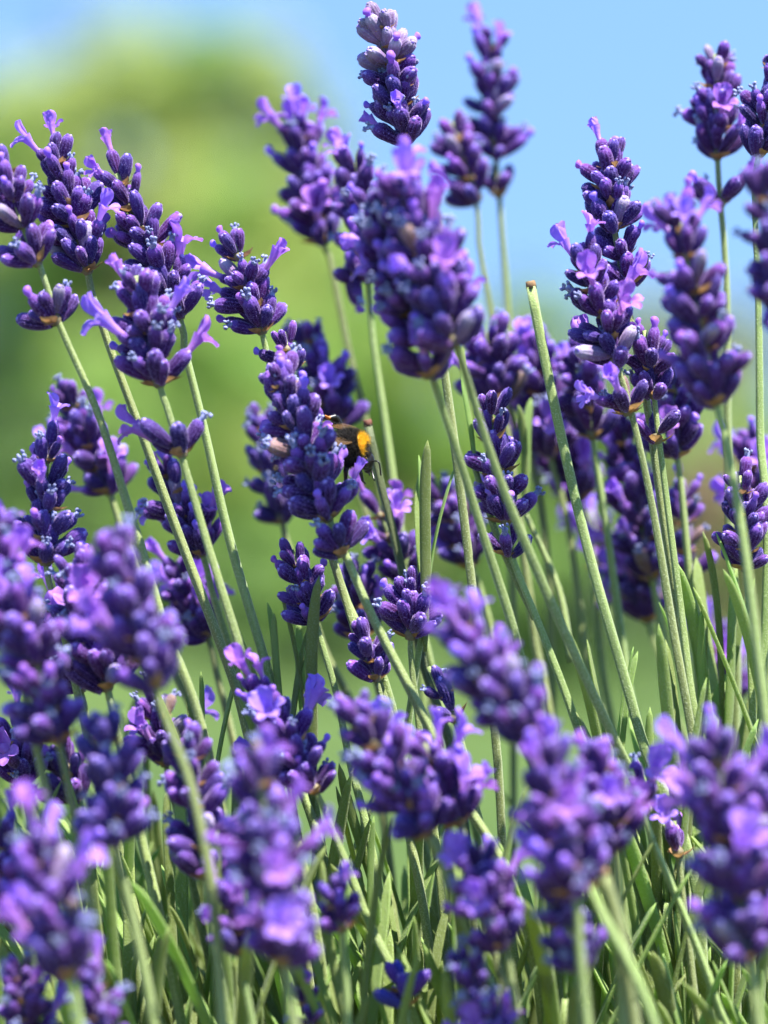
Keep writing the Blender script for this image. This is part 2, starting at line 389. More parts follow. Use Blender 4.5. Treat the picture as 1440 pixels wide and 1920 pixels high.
def stalk(label, tip, base, path, d, group=None, size=1.0, nw=None, nb=8, fl=.10, wi=.32, tp=.18, low=(), seed=0, dip=None, tilt=0.0, set_=None, hairy=False, top_set=None, fl_top=0.0, srad=1.0, name='lavender_stalk'):
    rg = random.Random(1000 + seed)
    d = d * .88 if d < -30 else d
    size = size * (1.07 if size < 1.12 else 1.0) if d > -30 else size * .90
    db = d if dip is None else dip
    T = at(tip[0], tip[1], d + tilt); B = at(base[0], base[1], d)
    seen = [B] + [at(x, y, d + (db - d) * (k + 1) / max(1, len(path))) for k, (x, y) in enumerate(path)]
    if len(seen) == 1: seen.append(B + (B - T).normalized() * .03)
    stem_pts = extend_down(seen)
    axis = [T + (B - T) * .14] + stem_pts
    root = empty(name, stem_pts[-1])
    tag(root, label, 'lavender', group)
    o0 = root.location
    mb = MB(); cv = catmull([p - o0 for p in axis], 60)
    sweep(mb, cv, lambda t: (.44 + .39 * min(1, t * 4)) * 1e-3 * size ** .5 * srad, 0, 16, .10, True, rg.uniform(0, 1.5))
    if hairy:
        vis = int(len(mb.f) * .75); hairs_on(mb, (0, vis), 5200, .20e-3, .014e-3, 1, rg, 0.0)
    link('stem', mb.mesh('stem', [M['stem'], M['leaf_hair']]), root)
    ax = (T - B); Lsp = ax.length; ax.normalize()
    n = nw or max(2, int(round(Lsp / (4.4e-3 * size))))
    places = [(B + (T - B) * (max(0, k + (rg.uniform(-.22, .22) if 0 < k else 0)) / n) * .91, ax, k / max(1, n - 1)) for k in range(n)]
    for q in low:
        pts = [p for p in seen]
        c = at(q[0], q[1], d); places.append((c, (B - c).normalized() if (B - c).length > 1e-4 else ax, -1))
    rot = rg.uniform(0, 6.28)
    sets = set_ or BUDS
    for k, (p, dr, t) in enumerate(places):
        lowq = t < 0
        s = size * rg.uniform(.93, 1.07) * (1.0 if t < .6 else 1.0 - .18 * (t - .6) / .4)
        dr = (dr + Vector((rg.gauss(0, .06), rg.gauss(0, .06), 0))).normalized()
        mw = Matrix.LocRotScale(p - o0, dr.to_track_quat('Z', 'Y') @ Quaternion((0, 0, 1), rot + k * 1.57 + rg.uniform(-.4, .4)), Vector((s, s, s)))
        wh = link('whorl', rg.choice(WHORLS), root, mw)
        cnt = nb + (2 if d < 20 else 1) if t < .75 else max(4, nb - 3)
        if lowq: cnt = q[2] if len(q) > 2 else max(4, nb - 2)
        if n <= 2: cnt = max(3, nb - 2)
        use = top_set if (top_set and t > .62) else sets
        inner = 0 if lowq else (2 if cnt > 6 else 1)
        for j in range(cnt):
            ins = j < inner
            if ins: th = R(rg.uniform(6, 26)); z0 = rg.uniform(.6, 2.2) * 1e-3; r0 = .5e-3
            else: th = R(rg.uniform(28, 66) if t < .75 else rg.uniform(16, 46)); z0 = rg.uniform(-1.0, 1.5) * 1e-3; r0 = .95e-3
            m = cnt - inner; ph = (j - inner) / max(1, m) * 2 * PI + rg.uniform(-.28, .28) if not ins else rg.uniform(0, 6.28)
            u = rg.random()
            ff = .58 if d < -26 else .62
            flp = fl * ff if t < .8 else max(fl * ff, fl_top * .42)
            opened = u < flp and not (ins and t < .7)
            kd = 'closed'
            if not opened:
                u2 = rg.random(); kd = 'withered' if u2 < wi else ('tip' if u2 < wi + tp else 'closed')
                if kd not in use: kd = 'closed'
            ml = rg.choice(use['closed'] if opened else use[kd])
            if use is BUDS and not opened:
                u3 = rg.random(); ml = rg.choice(BUDS_DRY) if u3 < .02 else (rg.choice(BUDS_GREY['closed']) if u3 < .045 else (rg.choice(BUDS_DARK['closed']) if u3 < .25 else ml))
            q3 = Quaternion((0, 0, 1), ph) @ Quaternion((0, 1, 0), th)
            loc = Vector((r0 * math.cos(ph), r0 * math.sin(ph), z0)); bs = rg.uniform(.80, 1.16)
            link('bud', ml, wh, Matrix.LocRotScale(loc, q3 @ Quaternion((0, 0, 1), rg.uniform(-.5, .5)), Vector((bs * rg.uniform(.9, 1.1), bs * rg.uniform(.9, 1.1), bs))))
            if opened:
                fm = rg.choice(FLOWERS if rg.random() < .7 else HALF); fs = rg.uniform(.78, 1.05)
                link('open_flower', fm, wh, Matrix.LocRotScale(loc + q3 @ Vector((-.1e-3, 0, 4.6e-3 * bs)), q3 @ Quaternion((0, 0, 1), rg.uniform(-.4, .4)), Vector((fs, fs, fs))))
    return root


# ---------------------------------------------------------------- the flower stalks, each with its own label
GB = 'blurred lavender stalks standing behind the bee'
GF = 'blurred lavender stalks close to the lens'
GS = 'sharp lavender stalks level with the bee'
ST = [
 # top row
 dict(label='tall sharp lavender spike with a greyish tip, highest of all against the sky', tip=(708, 2), base=(762, 262), path=[(775, 345), (812, 560), (848, 800), (890, 1140)], d=4, nw=7, nb=8, fl=.05, wi=.42, top_set='grey', g=GS, hairy=True, tilt=-4),
 dict(label='slim blurred lavender spike against blue sky, just right of the tallest one', tip=(918, 42), base=(930, 292), path=[(937, 375), (952, 600), (955, 780)], low=[(935, 362, 5)], d=62, nw=7, nb=7, fl=.05, g=GB, fl_top=.5, size=.97),
 dict(label='short blurred spike with one pale flower on top, half hidden by the central head', tip=(838, 205), base=(893, 372), path=[(898, 455), (925, 610), (955, 760)], d=56, nw=4, nb=7, fl=.08, g=GB, fl_top=.6),
 dict(label='leftmost spike of the big dense central head, topped by two lilac flowers', tip=(548, 195), base=(603, 452), path=[(618, 480), (650, 640), (688, 800), (715, 930)], d=52, nw=6, nb=9, fl=.22, g=GB, size=1.12, fl_top=.6),
 dict(label='middle spike of the big central head, its pale stem running down blurred past the bee', tip=(660, 270), base=(690, 520), path=[(700, 640), (722, 790), (745, 960)], d=36, nw=6, nb=8, fl=.15, g=GB, low=[(665, 505, 6)], size=1.14),
 dict(label='front spike of the big central head, dark and dense with lilac flowers near its top', tip=(742, 320), base=(852, 640), path=[(872, 700), (930, 880), (1020, 1100), (1135, 1350), (1200, 1490)], d=-46, dip=-8, nw=7, nb=12, fl=.17, g=GF, size=1.42, hairy=True, fl_top=.45),
 dict(label='lower front spike of the central head, ending in a separate whorl above its green stem', tip=(690, 330), base=(790, 630), path=[(812, 712), (858, 850), (905, 1000), (968, 1200), (1010, 1400)], d=-38, dip=-6, nw=7, nb=11, fl=.14, low=[(803, 700, 8)], g=GF, size=1.28, hairy=True),
 dict(label='spike at the upper right with two big lilac flowers at mid height', tip=(1342, 70), base=(1345, 292), path=[(1352, 395), (1362, 520), (1364, 800), (1368, 1000)], low=[(1350, 380, 6)], d=28, nw=5, nb=7, fl=.12, g=GB),
 dict(label='dark spike cut off by the right edge near the top', tip=(1468, 80), base=(1424, 285), path=[(1415, 360), (1422, 560), (1425, 800)], d=8, nw=5, nb=7, fl=.05, g=GS),
 dict(label='sharp spike with two pink flowers standing up like horns at its tip', tip=(1142, 250), base=(1152, 425), path=[(1160, 470), (1178, 580), (1212, 750), (1240, 940), (1290, 1280)], low=[(1166, 478, 8), (1180, 528, 8)], d=4, nw=4, nb=8, fl=.03, wi=.35, g=GS, fl_top=.55, hairy=True),
 dict(label='sharp spike with several open lilac flowers on its left side, a loose whorl below', tip=(1080, 440), base=(1155, 678), path=[(1188, 790), (1225, 960), (1262, 1180), (1305, 1420)], low=[(1176, 770, 6)], d=-6, nw=5, nb=8, fl=.25, g=GS, hairy=True),
 dict(label='small sharp spike ending in a separate pair of dark buds, beside the flowery one', tip=(1205, 600), base=(1226, 740), path=[(1235, 820), (1258, 1000), (1292, 1275)], low=[(1232, 824, 3)], d=0, nw=3, nb=7, fl=.0, wi=.1, g=GS, size=.9, hairy=True),
 dict(label='large soft-focus spike on the right with pink tubes at its top', tip=(1262, 345), base=(1342, 752), path=[(1355, 800), (1392, 1000), (1436, 1350)], d=-44, nw=7, nb=9, fl=.04, wi=.12, g=GF, size=1.25, fl_top=.5),
 dict(label='very blurred spike at the right edge, under the cut-off dark one', tip=(1428, 300), base=(1475, 630), path=[(1500, 800), (1560, 1100)], d=-62, nw=6, nb=8, fl=.12, g=GF, size=1.2),
 dict(label='sharp small spike at the right edge with a pair of spreading buds below', tip=(1388, 868), base=(1398, 1035), path=[(1402, 1100), (1412, 1370)], low=[(1398, 1064, 4)], d=2, nw=4, nb=7, fl=0, wi=.15, g=GS, size=.92),
 dict(label='blurred purple head peeping in at the right edge behind the small sharp spike', tip=(1400, 790), base=(1440, 960), path=[(1450, 1100)], d=50, nw=4, nb=8, fl=.35, g=GB),
 dict(label='sharp blue-violet spike right of centre, crossed by the bare thick stem', tip=(908, 708), base=(948, 975), path=[(962, 1050), (1010, 1170), (1085, 1370)], low=[(952, 1036, 5)], d=6, nw=5, nb=8, fl=0, wi=.15, tp=.12, g=GS, hairy=True),
 # blurred ones behind
 dict(label='broad blurred spike behind the bare cut stem', tip=(992, 600), base=(1030, 850), path=[(1060, 960), (1095, 1200)], d=50, nw=6, nb=9, fl=.12, g=GB, size=1.1),
 dict(label='blurred spike with pale lower half behind the bare cut stem', tip=(1015, 770), base=(1085, 935), path=[(1105, 1010), (1130, 1250)], d=62, nw=4, nb=9, fl=.3, g=GB, size=1.1),
 dict(label='blurred spike ending in a small open whorl between the bare stem and the flowery spike', tip=(1075, 640), base=(1105, 770), path=[(1114, 840), (1140, 1010), (1172, 1250)], low=[(1110, 815, 6)], d=36, nw=3, nb=8, fl=.05, g=GB),
 dict(label='long dark blurred spike behind the row of thin stems on the right', tip=(1162, 770), base=(1222, 1080), path=[(1240, 1180), (1262, 1330)], d=46, nw=8, nb=8, fl=.12, g=GB),
 dict(label='blurred pale violet spike low behind the thin stems on the right', tip=(1175, 985), base=(1212, 1160), path=[(1232, 1220), (1265, 1330)], d=55, nw=5, nb=9, fl=.3, g=GB, size=1.05),
 dict(label='slim blurred spike right beside the separate pair of dark buds', tip=(1258, 690), base=(1268, 850), path=[(1276, 900), (1312, 1300)], d=26, nw=4, nb=7, fl=.05, g=GB),
 dict(label='few-budded blurred spike to the right of the row of thin stems', tip=(1275, 880), base=(1288, 1080), path=[(1296, 1160), (1320, 1330)], d=42, nw=4, nb=4, fl=.1, g=GB, size=.9),
 dict(label='loose blurred stalk with pale lilac flowers left of the long dark spike', tip=(1100, 940), base=(1130, 1060), path=[(1150, 1150), (1175, 1300)], d=75, nw=2, nb=7, fl=.7, g=GB),
 dict(label='dark blurred spike under the big central head, behind two stems', tip=(908, 600), base=(940, 750), path=[(955, 830), (985, 1060), (1000, 1180)], d=40, nw=4, nb=9, fl=.05, g=GB, size=1.1),
 dict(label='blurred spike left of the long sharp one, seen between two green stems', tip=(805, 875), base=(882, 1060), path=[(905, 1120), (950, 1300)], d=44, nw=4, nb=9, fl=.15, g=GB),
 dict(label='large spike the bumblebee is feeding on', tip=(505, 648), base=(614, 968), path=[(652, 1050), (700, 1160), (790, 1335), (840, 1450)], low=[(640, 1035, 8)], d=-13, nw=7, nb=10, fl=.08, wi=.22, tp=.12, g=GS, size=1.08, hairy=True),
 dict(label='sparse spike of sharp buds rising behind the left top of the bee spike', tip=(530, 612), base=(545, 690), path=[(565, 780), (600, 960), (655, 1150)], d=2, nw=2, nb=5, fl=0, wi=.35, g=GS, size=.9),
 dict(label='blurred spike right behind the top of the bee spike', tip=(560, 590), base=(632, 795), path=[(660, 880), (720, 1080)], d=46, nw=5, nb=8, fl=.1, g=GB),
 dict(label='dark blurred spike showing to the left behind the bee spike', tip=(478, 740), base=(528, 972), path=[(545, 1040), (600, 1200)], d=44, nw=5, nb=8, fl=0, g=GB, set_='dark'),
 dict(label='compact sharp spike standing alone, left of centre before the green tree', tip=(432, 432), base=(490, 618), path=[(505, 680), (560, 850), (640, 1100)], d=3, nw=4, nb=8, fl=.10, wi=.35, g=GS, fl_top=.45, hairy=True),
 dict(label='small bud-only spike below the bee spike, in sharp focus', tip=(540, 1010), base=(590, 1160), path=[(596, 1180), (612, 1235), (628, 1290), (650, 1400)], d=0, nw=4, nb=6, fl=0, wi=.05, tp=.08, g=GS, size=.86, hairy=True),
 # left
 dict(label='sharp spike at the left with two lilac tubes at its tip', tip=(88, 232), base=(163, 505), path=[(172, 550), (205, 650), (250, 770), (330, 990), (432, 1260), (470, 1400)], d=0, nw=6, nb=8, fl=.03, wi=.32, tp=.25, g=GS, fl_top=.3, hairy=True),
 dict(label='sharp spike with a large pale open flower on top, second of the left group', tip=(200, 282), base=(335, 590), path=[(345, 650), (382, 800), (430, 1010), (500, 1250), (540, 1400)], d=3, nw=7, nb=8, fl=.03, wi=.28, g=GS, fl_top=.5, hairy=True),
 dict(label='spike cut by the left edge, with two separate whorls further down its stem', tip=(-10, 285), base=(40, 420), path=[(72, 490), (112, 610), (180, 765), (240, 950), (300, 1150)], low=[(68, 490, 8), (104, 600, 9)], d=-12, nw=3, nb=8, fl=.08, g=GS, hairy=True),
 dict(label='broad spike with open violet flowers on the left, a two-bud whorl lower on its stem', tip=(248, 485), base=(298, 715), path=[(312, 760), (345, 870), (395, 1040), (462, 1255), (500, 1400)], low=[(340, 848, 5)], d=-15, nw=5, nb=9, fl=.22, g=GS, size=1.1, hairy=True),
 dict(label='blurred greyish spike behind the two long green stems at the left', tip=(115, 700), base=(205, 920), path=[(230, 1000), (300, 1200)], d=36, nw=5, nb=8, fl=.18, g=GB),
 dict(label='spike of dark buds seen between the three long stems at the left', tip=(285, 840), base=(378, 1035), path=[(395, 1100), (450, 1290)], d=17, nw=5, nb=8, fl=.1, wi=.3, g=GS),
 dict(label='near-black purple spike at the left edge with two pale flowers at its shoulders', tip=(88, 800), base=(85, 1050), path=[(105, 1130), (150, 1320)], d=-6, nw=5, nb=8, fl=.10, g=GS, set_='dark', fl_top=.4, size=1.05),
 # blurred front and lower part
 dict(label='very blurred violet spike low at the left, in front of the long stems', tip=(205, 985), base=(290, 1285), path=[(320, 1370), (360, 1480), (395, 1650), (410, 1800)], d=-68, nw=6, nb=9, fl=.16, g=GF, size=1.28, fl_top=.6),
 dict(label='blurred spike near the left edge with a round pale flower at its top', tip=(20, 1075), base=(108, 1385), path=[(130, 1480), (170, 1700)], d=-56, nw=6, nb=9, fl=.1, g=GF, size=1.3, fl_top=.4),
 dict(label='blurred violet spike entering from the left edge at mid height', tip=(-25, 950), base=(25, 1200), path=[(50, 1320), (90, 1500)], d=-48, nw=5, nb=9, fl=.3, g=GF, size=1.2),
 dict(label='nearly sharp spike with blue-grey withered buds among the blurred ones at the left', tip=(135, 1030), base=(200, 1285), path=[(225, 1400), (262, 1560)], d=-16, nw=6, nb=8, fl=.15, wi=.4, g=GS, size=1.1),
 dict(label='dark indigo blurred spike with no open flowers, low at the left', tip=(195, 1330), base=(215, 1575), path=[(232, 1650), (262, 1780), (290, 1930)], d=-64, nw=5, nb=9, fl=0, wi=.25, g=GF, set_='dark', size=1.25),
 dict(label='big blurred spike in the bottom left corner with a round lilac flower in front', tip=(55, 1545), base=(130, 1825), path=[(150, 1930)], d=-86, nw=5, nb=9, fl=.22, g=GF, size=1.3),
 dict(label='half-cut spike at the very bottom of the left corner', tip=(25, 1770), base=(60, 1960), path=[(70, 2010)], d=-50, nw=4, nb=8, fl=.15, g=GF),
 dict(label='small pale blurred head at the bottom between the corner spikes and the centre', tip=(165, 1800), base=(195, 1950), path=[(205, 2010)], d=-66, nw=3, nb=7, fl=.35, g=GF),
 dict(label='blurred violet spike behind a blurred stem that crosses it, lower left', tip=(345, 1335), base=(385, 1640), path=[(400, 1750), (425, 1900)], d=-34, nw=5, nb=8, fl=.15, wi=.3, g=GF, size=1.15),
 dict(label='wide very blurred spike at the bottom, left of centre, with the palest upper half', tip=(478, 1390), base=(535, 1800), path=[(548, 1900), (560, 2000)], d=-80, nw=7, nb=9, fl=.22, g=GF, size=1.38, wi=.35),
 dict(label='half-sharp spike with a bright open flower on top, low left of centre', tip=(468, 1262), base=(590, 1480), path=[(625, 1560), (680, 1700)], d=-18, nw=5, nb=8, fl=.18, wi=.4, g=GS, fl_top=.6),
 dict(label='short blurred head with a large pale flower, just right of the wide bottom spike', tip=(622, 1630), base=(640, 1740), path=[(645, 1800), (655, 1950)], d=-52, nw=2, nb=7, fl=.5, g=GF, size=1.05),
 dict(label='blurred spike slanting across the lower middle', tip=(640, 1290), base=(800, 1560), path=[(830, 1620), (900, 1800)], d=-54, nw=6, nb=9, fl=.15, g=GF, size=1.25),
 dict(label='blurred spike with many lilac flowers, leaning on the slanting one in the lower middle', tip=(785, 1370), base=(860, 1540), path=[(885, 1620), (930, 1800)], d=-44, nw=4, nb=9, fl=.4, g=GF, size=1.15),
 dict(label='long blurred spike pointing up left in the lower right of centre', tip=(828, 1120), base=(990, 1375), path=[(1030, 1460), (1100, 1650)], d=-72, nw=6, nb=9, fl=.05, g=GF, size=1.25, fl_top=.5),
 dict(label='broad blurred dark spike in the lower right with a lilac lip at its left shoulder', tip=(1015, 1380), base=(1080, 1670), path=[(1085, 1760), (1100, 1920)], d=-80, nw=6, nb=10, fl=.12, wi=.3, g=GF, size=1.3),
 dict(label='blurred spike pressed against the right side of the broad dark one', tip=(1115, 1385), base=(1150, 1590), path=[(1160, 1700), (1165, 1900)], d=-62, nw=5, nb=9, fl=.12, wi=.3, g=GF, size=1.15),
 dict(label='blurred violet spike between the slanting one and the broad dark one, near the bottom', tip=(880, 1565), base=(945, 1770), path=[(960, 1850), (980, 1980)], d=-58, nw=4, nb=9, fl=.3, g=GF, size=1.2),
 dict(label='dark blurred spike under the broad one, nearly at the bottom', tip=(1025, 1640), base=(1090, 1820), path=[(1100, 1880), (1110, 1980)], d=-70, nw=4, nb=9, fl=.08, g=GF, set_='dark'),
 dict(label='blurred spike cut by the bottom edge right of centre', tip=(865, 1770), base=(925, 1990), path=[(940, 2060)], d=-58, nw=5, nb=9, fl=.25, g=GF),
 dict(label='huge blurred spike low at the right edge, a lilac tube at its top left', tip=(1330, 1330), base=(1405, 1790), path=[(1420, 1900)], d=-76, nw=8, nb=10, fl=.14, wi=.25, g=GF, size=1.38, fl_top=.5),
 dict(label='dark blurred spike sliced by the right edge beside the huge one', tip=(1415, 1390), base=(1470, 1760), path=[(1480, 1900)], d=-70, nw=6, nb=9, fl=.08, g=GF, size=1.1),
 dict(label='blurred pale-tipped head at the left edge, above the corner spike', tip=(0, 1540), base=(35, 1720), path=[(50, 1800), (70, 1950)], d=-44, nw=4, nb=8, fl=.3, g=GF, size=1.1),
 dict(label='violet head half hidden behind the nearly sharp spike at the left', tip=(95, 1120), base=(150, 1290), path=[(170, 1380), (200, 1500)], d=10, nw=4, nb=9, fl=.3, g=GB),
 dict(label='blurred bud spike low at the left, squeezed between the indigo one and its neighbour', tip=(285, 1290), base=(310, 1430), path=[(330, 1520), (370, 1700)], d=18, nw=3, nb=8, fl=.2, g=GB),
 dict(label='tiny unopened dark blue spike among the leaves at the bottom', tip=(752, 1815), base=(762, 1882), path=[(766, 1920)], d=-27, nw=2, nb=6, fl=0, wi=0, tp=0, g=None, size=.9, set_='blue'),
 dict(label='nearly bare stem carrying one upright violet flower, lower right', tip=(1178, 1430), base=(1202, 1512), path=[(1225, 1580), (1280, 1710), (1345, 1880)], d=-22, nw=1, nb=2, fl=1.7, g=None, hairy=True),
 dict(label='leaf-wrapped stem with one small violet flower, lower right beside a broad leaf', tip=(1262, 1530), base=(1272, 1600), path=[(1282, 1700), (1300, 1850)], d=-12, nw=1, nb=2, fl=1.7, g=None, size=.9, hairy=True),
 dict(label='sharp knobbly spike behind the slanting stem, below the bee', tip=(778, 1078), base=(770, 1190), path=[(772, 1250), (790, 1400)], d=4, nw=3, nb=8, fl=0, wi=.3, g=GS),
 dict(label='tiny spike of fuzzy buds left of the slanting stem below the bee', tip=(676, 1172), base=(705, 1270), path=[(718, 1330), (740, 1450)], d=-4, nw=3, nb=4, fl=0, wi=.1, g=GS, size=.85),
 dict(label='loose pair of indigo bud whorls low in the middle, over the blurred spikes', tip=(795, 1235), base=(850, 1345), path=[(868, 1400), (890, 1500)], d=-6, nw=2, nb=5, fl=0, wi=.2, g=GS, size=.95, set_='dark'),
 dict(label='half-hidden blurred spike behind the small bud-only one', tip=(655, 1050), base=(682, 1190), path=[(700, 1260), (735, 1400)], d=26, nw=3, nb=6, fl=.1, g=GB),
 dict(label='thin blurred spike below the bee behind the dark cut stem', tip=(690, 915), base=(765, 1085), path=[(785, 1150), (820, 1300)], d=28, nw=4, nb=5, fl=.15, g=GB),
 dict(label='blurred violet head low at the right, behind the broad fuzzy leaves', tip=(1325, 1170), base=(1375, 1310), path=[(1385, 1400), (1400, 1500)], d=80, nw=3, nb=9, fl=.35, g=GB, size=1.1),
 dict(label='blurred lilac head tucked between the left stems and the very blurred front spike', tip=(318, 1030), base=(388, 1190), path=[(405, 1260), (440, 1400)], d=34, nw=4, nb=8, fl=.3, g=GB),
 dict(label='blurred violet head glimpsed low at the left behind the indigo spike', tip=(112, 1390), base=(140, 1500), path=[(150, 1600), (170, 1700)], d=22, nw=3, nb=7, fl=.3, g=GB),
 dict(label='small violet head at the left edge below the dark spike', tip=(25, 1340), base=(45, 1480), path=[(60, 1560), (90, 1700)], d=14, nw=3, nb=6, fl=.3, g=GB),
 dict(label='little blurred flower head peeping out between the two bottom spikes', tip=(425, 1650), base=(450, 1785), path=[(460, 1850), (480, 1960)], d=-48, nw=3, nb=7, fl=.35, g=GF),
 dict(label='small blurred bud spike near the bottom edge, left of the tiny dark blue one', tip=(565, 1825), base=(585, 1925), path=[(592, 1990)], d=-36, nw=2, nb=6, fl=.15, g=GF, size=.9),
]
SETS = {None: BUDS, 'dark': BUDS_DARK, 'grey': BUDS_GREY, 'blue': BUDS_BLUE}
roots = {}
for k, a in enumerate(ST):
    a = dict(a); g = a.pop('g'); a['set_'] = SETS[a.get('set_')]
    if 'top_set' in a: a['top_set'] = SETS[a['top_set']]
    roots[a['label']] = stalk(group=g, seed=k, **a)

M['stem_dark'] = green_material('stem_dark', (0.045, 0.06, 0.015), (0.08, 0.10, 0.025), (0.2, 0.22, 0.1), 0.3, 3600, 0.0)
M['stem_red'] = flat('stem_reddish_end', (0.10, 0.035, 0.02), 0.8, 0.4, 900)
# bare stems whose heads have been cut off
def bare(label, path, d, rad=1.05e-3, dry=.03, g=None, hairy=True, seed=0, m='stem'):
    pts = extend_down([at(x, y, d) for x, y in path]); root = empty('cut_stem', pts[-1]); tag(root, label, 'cut stem', g)
    mb = MB(); cv = catmull([p - pts[-1] for p in pts], 60); sweep(mb, cv, lambda t: rad * (1 + .15 * t), 0, 16, .11, True, seed)
    if hairy: hairs_on(mb, (0, int(len(mb.f) * .75)), 6000, .2e-3, .014e-3, 1, random.Random(seed), 0)
    link('stem', mb.mesh('stem', [M[m], M['leaf_hair']]), root)
    e = MB(); rg = random.Random(seed); t0 = (cv[0] - cv[1]).normalized()
    sweep(e, [cv[0] - t0 * .2e-3, cv[0] + t0 * .5e-3, cv[0] + t0 * 1.1e-3], lambda t: rad * (1.10 - .2 * t), 0, 12, .1)
    e.v = [tuple(c + rg.uniform(-.12, .12) * 1e-3 for c in v) for v in e.v]
    link('cut_end', e.mesh('cut_end', [M['stem_dry' if m == 'stem' else 'stem_red']]), root)
bare('thick bare green stem with a brown cut top, standing alone right of centre', [(996, 538), (1015, 640), (1055, 830), (1110, 1060), (1200, 1375)], -4, .98e-3, seed=1, g='cut stems')
bare('dark green cut stem with a reddish top just behind the bee', [(690, 797), (712, 900), (738, 1000), (758, 1090), (790, 1230)], 14, .82e-3, seed=2, g='cut stems', m='stem_dark')
bare('blurred bare stem crossing the lower right corner', [(1130, 1640), (1165, 1760), (1190, 1930)], -62, 1.1e-3, seed=3, hairy=False)

# ---------------------------------------------------------------- leafy shoots
def make_leaf(seed):
    rg = random.Random(seed); mb = MB(); L = rg.uniform(37, 52) * 1e-3; W = rg.uniform(1.9, 2.8) * 1e-3
    n = 22; vs = []; ring = 14; bx = rg.uniform(-.10, .17); by = rg.uniform(-.08, .08); tw = rg.uniform(-.5, .5)
    for i in range(n):
        t = i / (n - 1)
        wd = W / 2 * (.32 + .68 * min(1, (t * 2.6)) ** .8) * (1.0 if t < .75 else math.sqrt(max(0.0, 1 - ((t - .75) / .25) ** 2.2)) + .03)
        th = (.30e-3 + .12e-3 * (1 - t)) * min(1, wd / (W * .3) + .15)
        ca, sa = math.cos(tw * t), math.sin(tw * t)
        cx = L * bx * t * t; cy = L * by * t * t * math.sin(t * 3)
        for k in range(ring):
            a = 2 * PI * k / ring; u = math.cos(a); v = math.sin(a)
            x = th * v * 1.0 - .30 * wd * u * u + (-.20 * wd * math.exp(-(u / .22) ** 2) if v > 0 else -.25 * th)  # groove above, edges rolled under
            y = wd * u
            vs.append((-(x * ca - y * sa) * -1 + cx, x * sa + y * ca + cy, L * t))
    fs = [(i * ring + k, i * ring + (k + 1) % ring, (i + 1) * ring + (k + 1) % ring, (i + 1) * ring + k) for i in range(n - 1) for k in range(ring)]
    fs += [tuple(range(ring - 1, -1, -1)), tuple((n - 1) * ring + k for k in range(ring))]
    mb.add(vs, fs, 0)
    hairs_on(mb, (0, len(mb.f)), 1500, .20e-3, .015e-3, 1, rg, .1)
    return mb.mesh('leaf', [M['leaf'], M['leaf_hair']])
LEAVES = [make_leaf(400 + k) for k in range(9)]
def shoot(label, tip, d, pairs=4, lean=(0, 0), s=1.0, group=None, seed=0, gap=9.0, spread=1.0):
    rg = random.Random(5000 + seed); T = at(tip[0], tip[1], d)
    topleaf = .030 * s; dr = Vector((lean[0], lean[1], 1)).normalized()
    top = T - dr * topleaf; L = (pairs - 1) * gap * 1e-3 * s + .03; bot = top - dr * L + Vector((rg.uniform(-.01, .01), rg.uniform(-.005, .012), 0))
    root = empty('leafy_shoot', bot); tag(root, label, 'leafy shoot', group)
    mb = MB(); pts = catmull([Vector((0, 0, 0)), (top - bot) * .5 + Vector((rg.uniform(-.002, .002), 0, 0)), top - bot], 14)
    sweep(mb, pts, lambda t: (1.0 - .35 * t) * 1e-3 * s, 0, 10, .1)
    link('stem', mb.mesh('stem', [M['stem']]), root)
    rot = rg.uniform(0, 6.28)
    for k in range(pairs):
        p = top - dr * (k * gap * 1e-3 * s); rel = p - bot
        for j in range(2):
            ph = rot + k * PI / 2 + j * PI + rg.uniform(-.3, .3)
            th = R((rg.uniform(3, 11) if k == 0 else rg.uniform(10, 22) + k * 3.5) * spread)
            sc_ = s * (rg.uniform(.62, .85) if k == 0 else rg.uniform(.85, 1.15))
            q = dr.to_track_quat('Z', 'Y') @ Quaternion((0, 0, 1), ph) @ Quaternion((0, 1, 0), th)
            link('leaf', rg.choice(LEAVES), root, Matrix.LocRotScale(rel + q @ Vector((.4e-3, 0, 0)), q, Vector((sc_, sc_, sc_))))
    return root
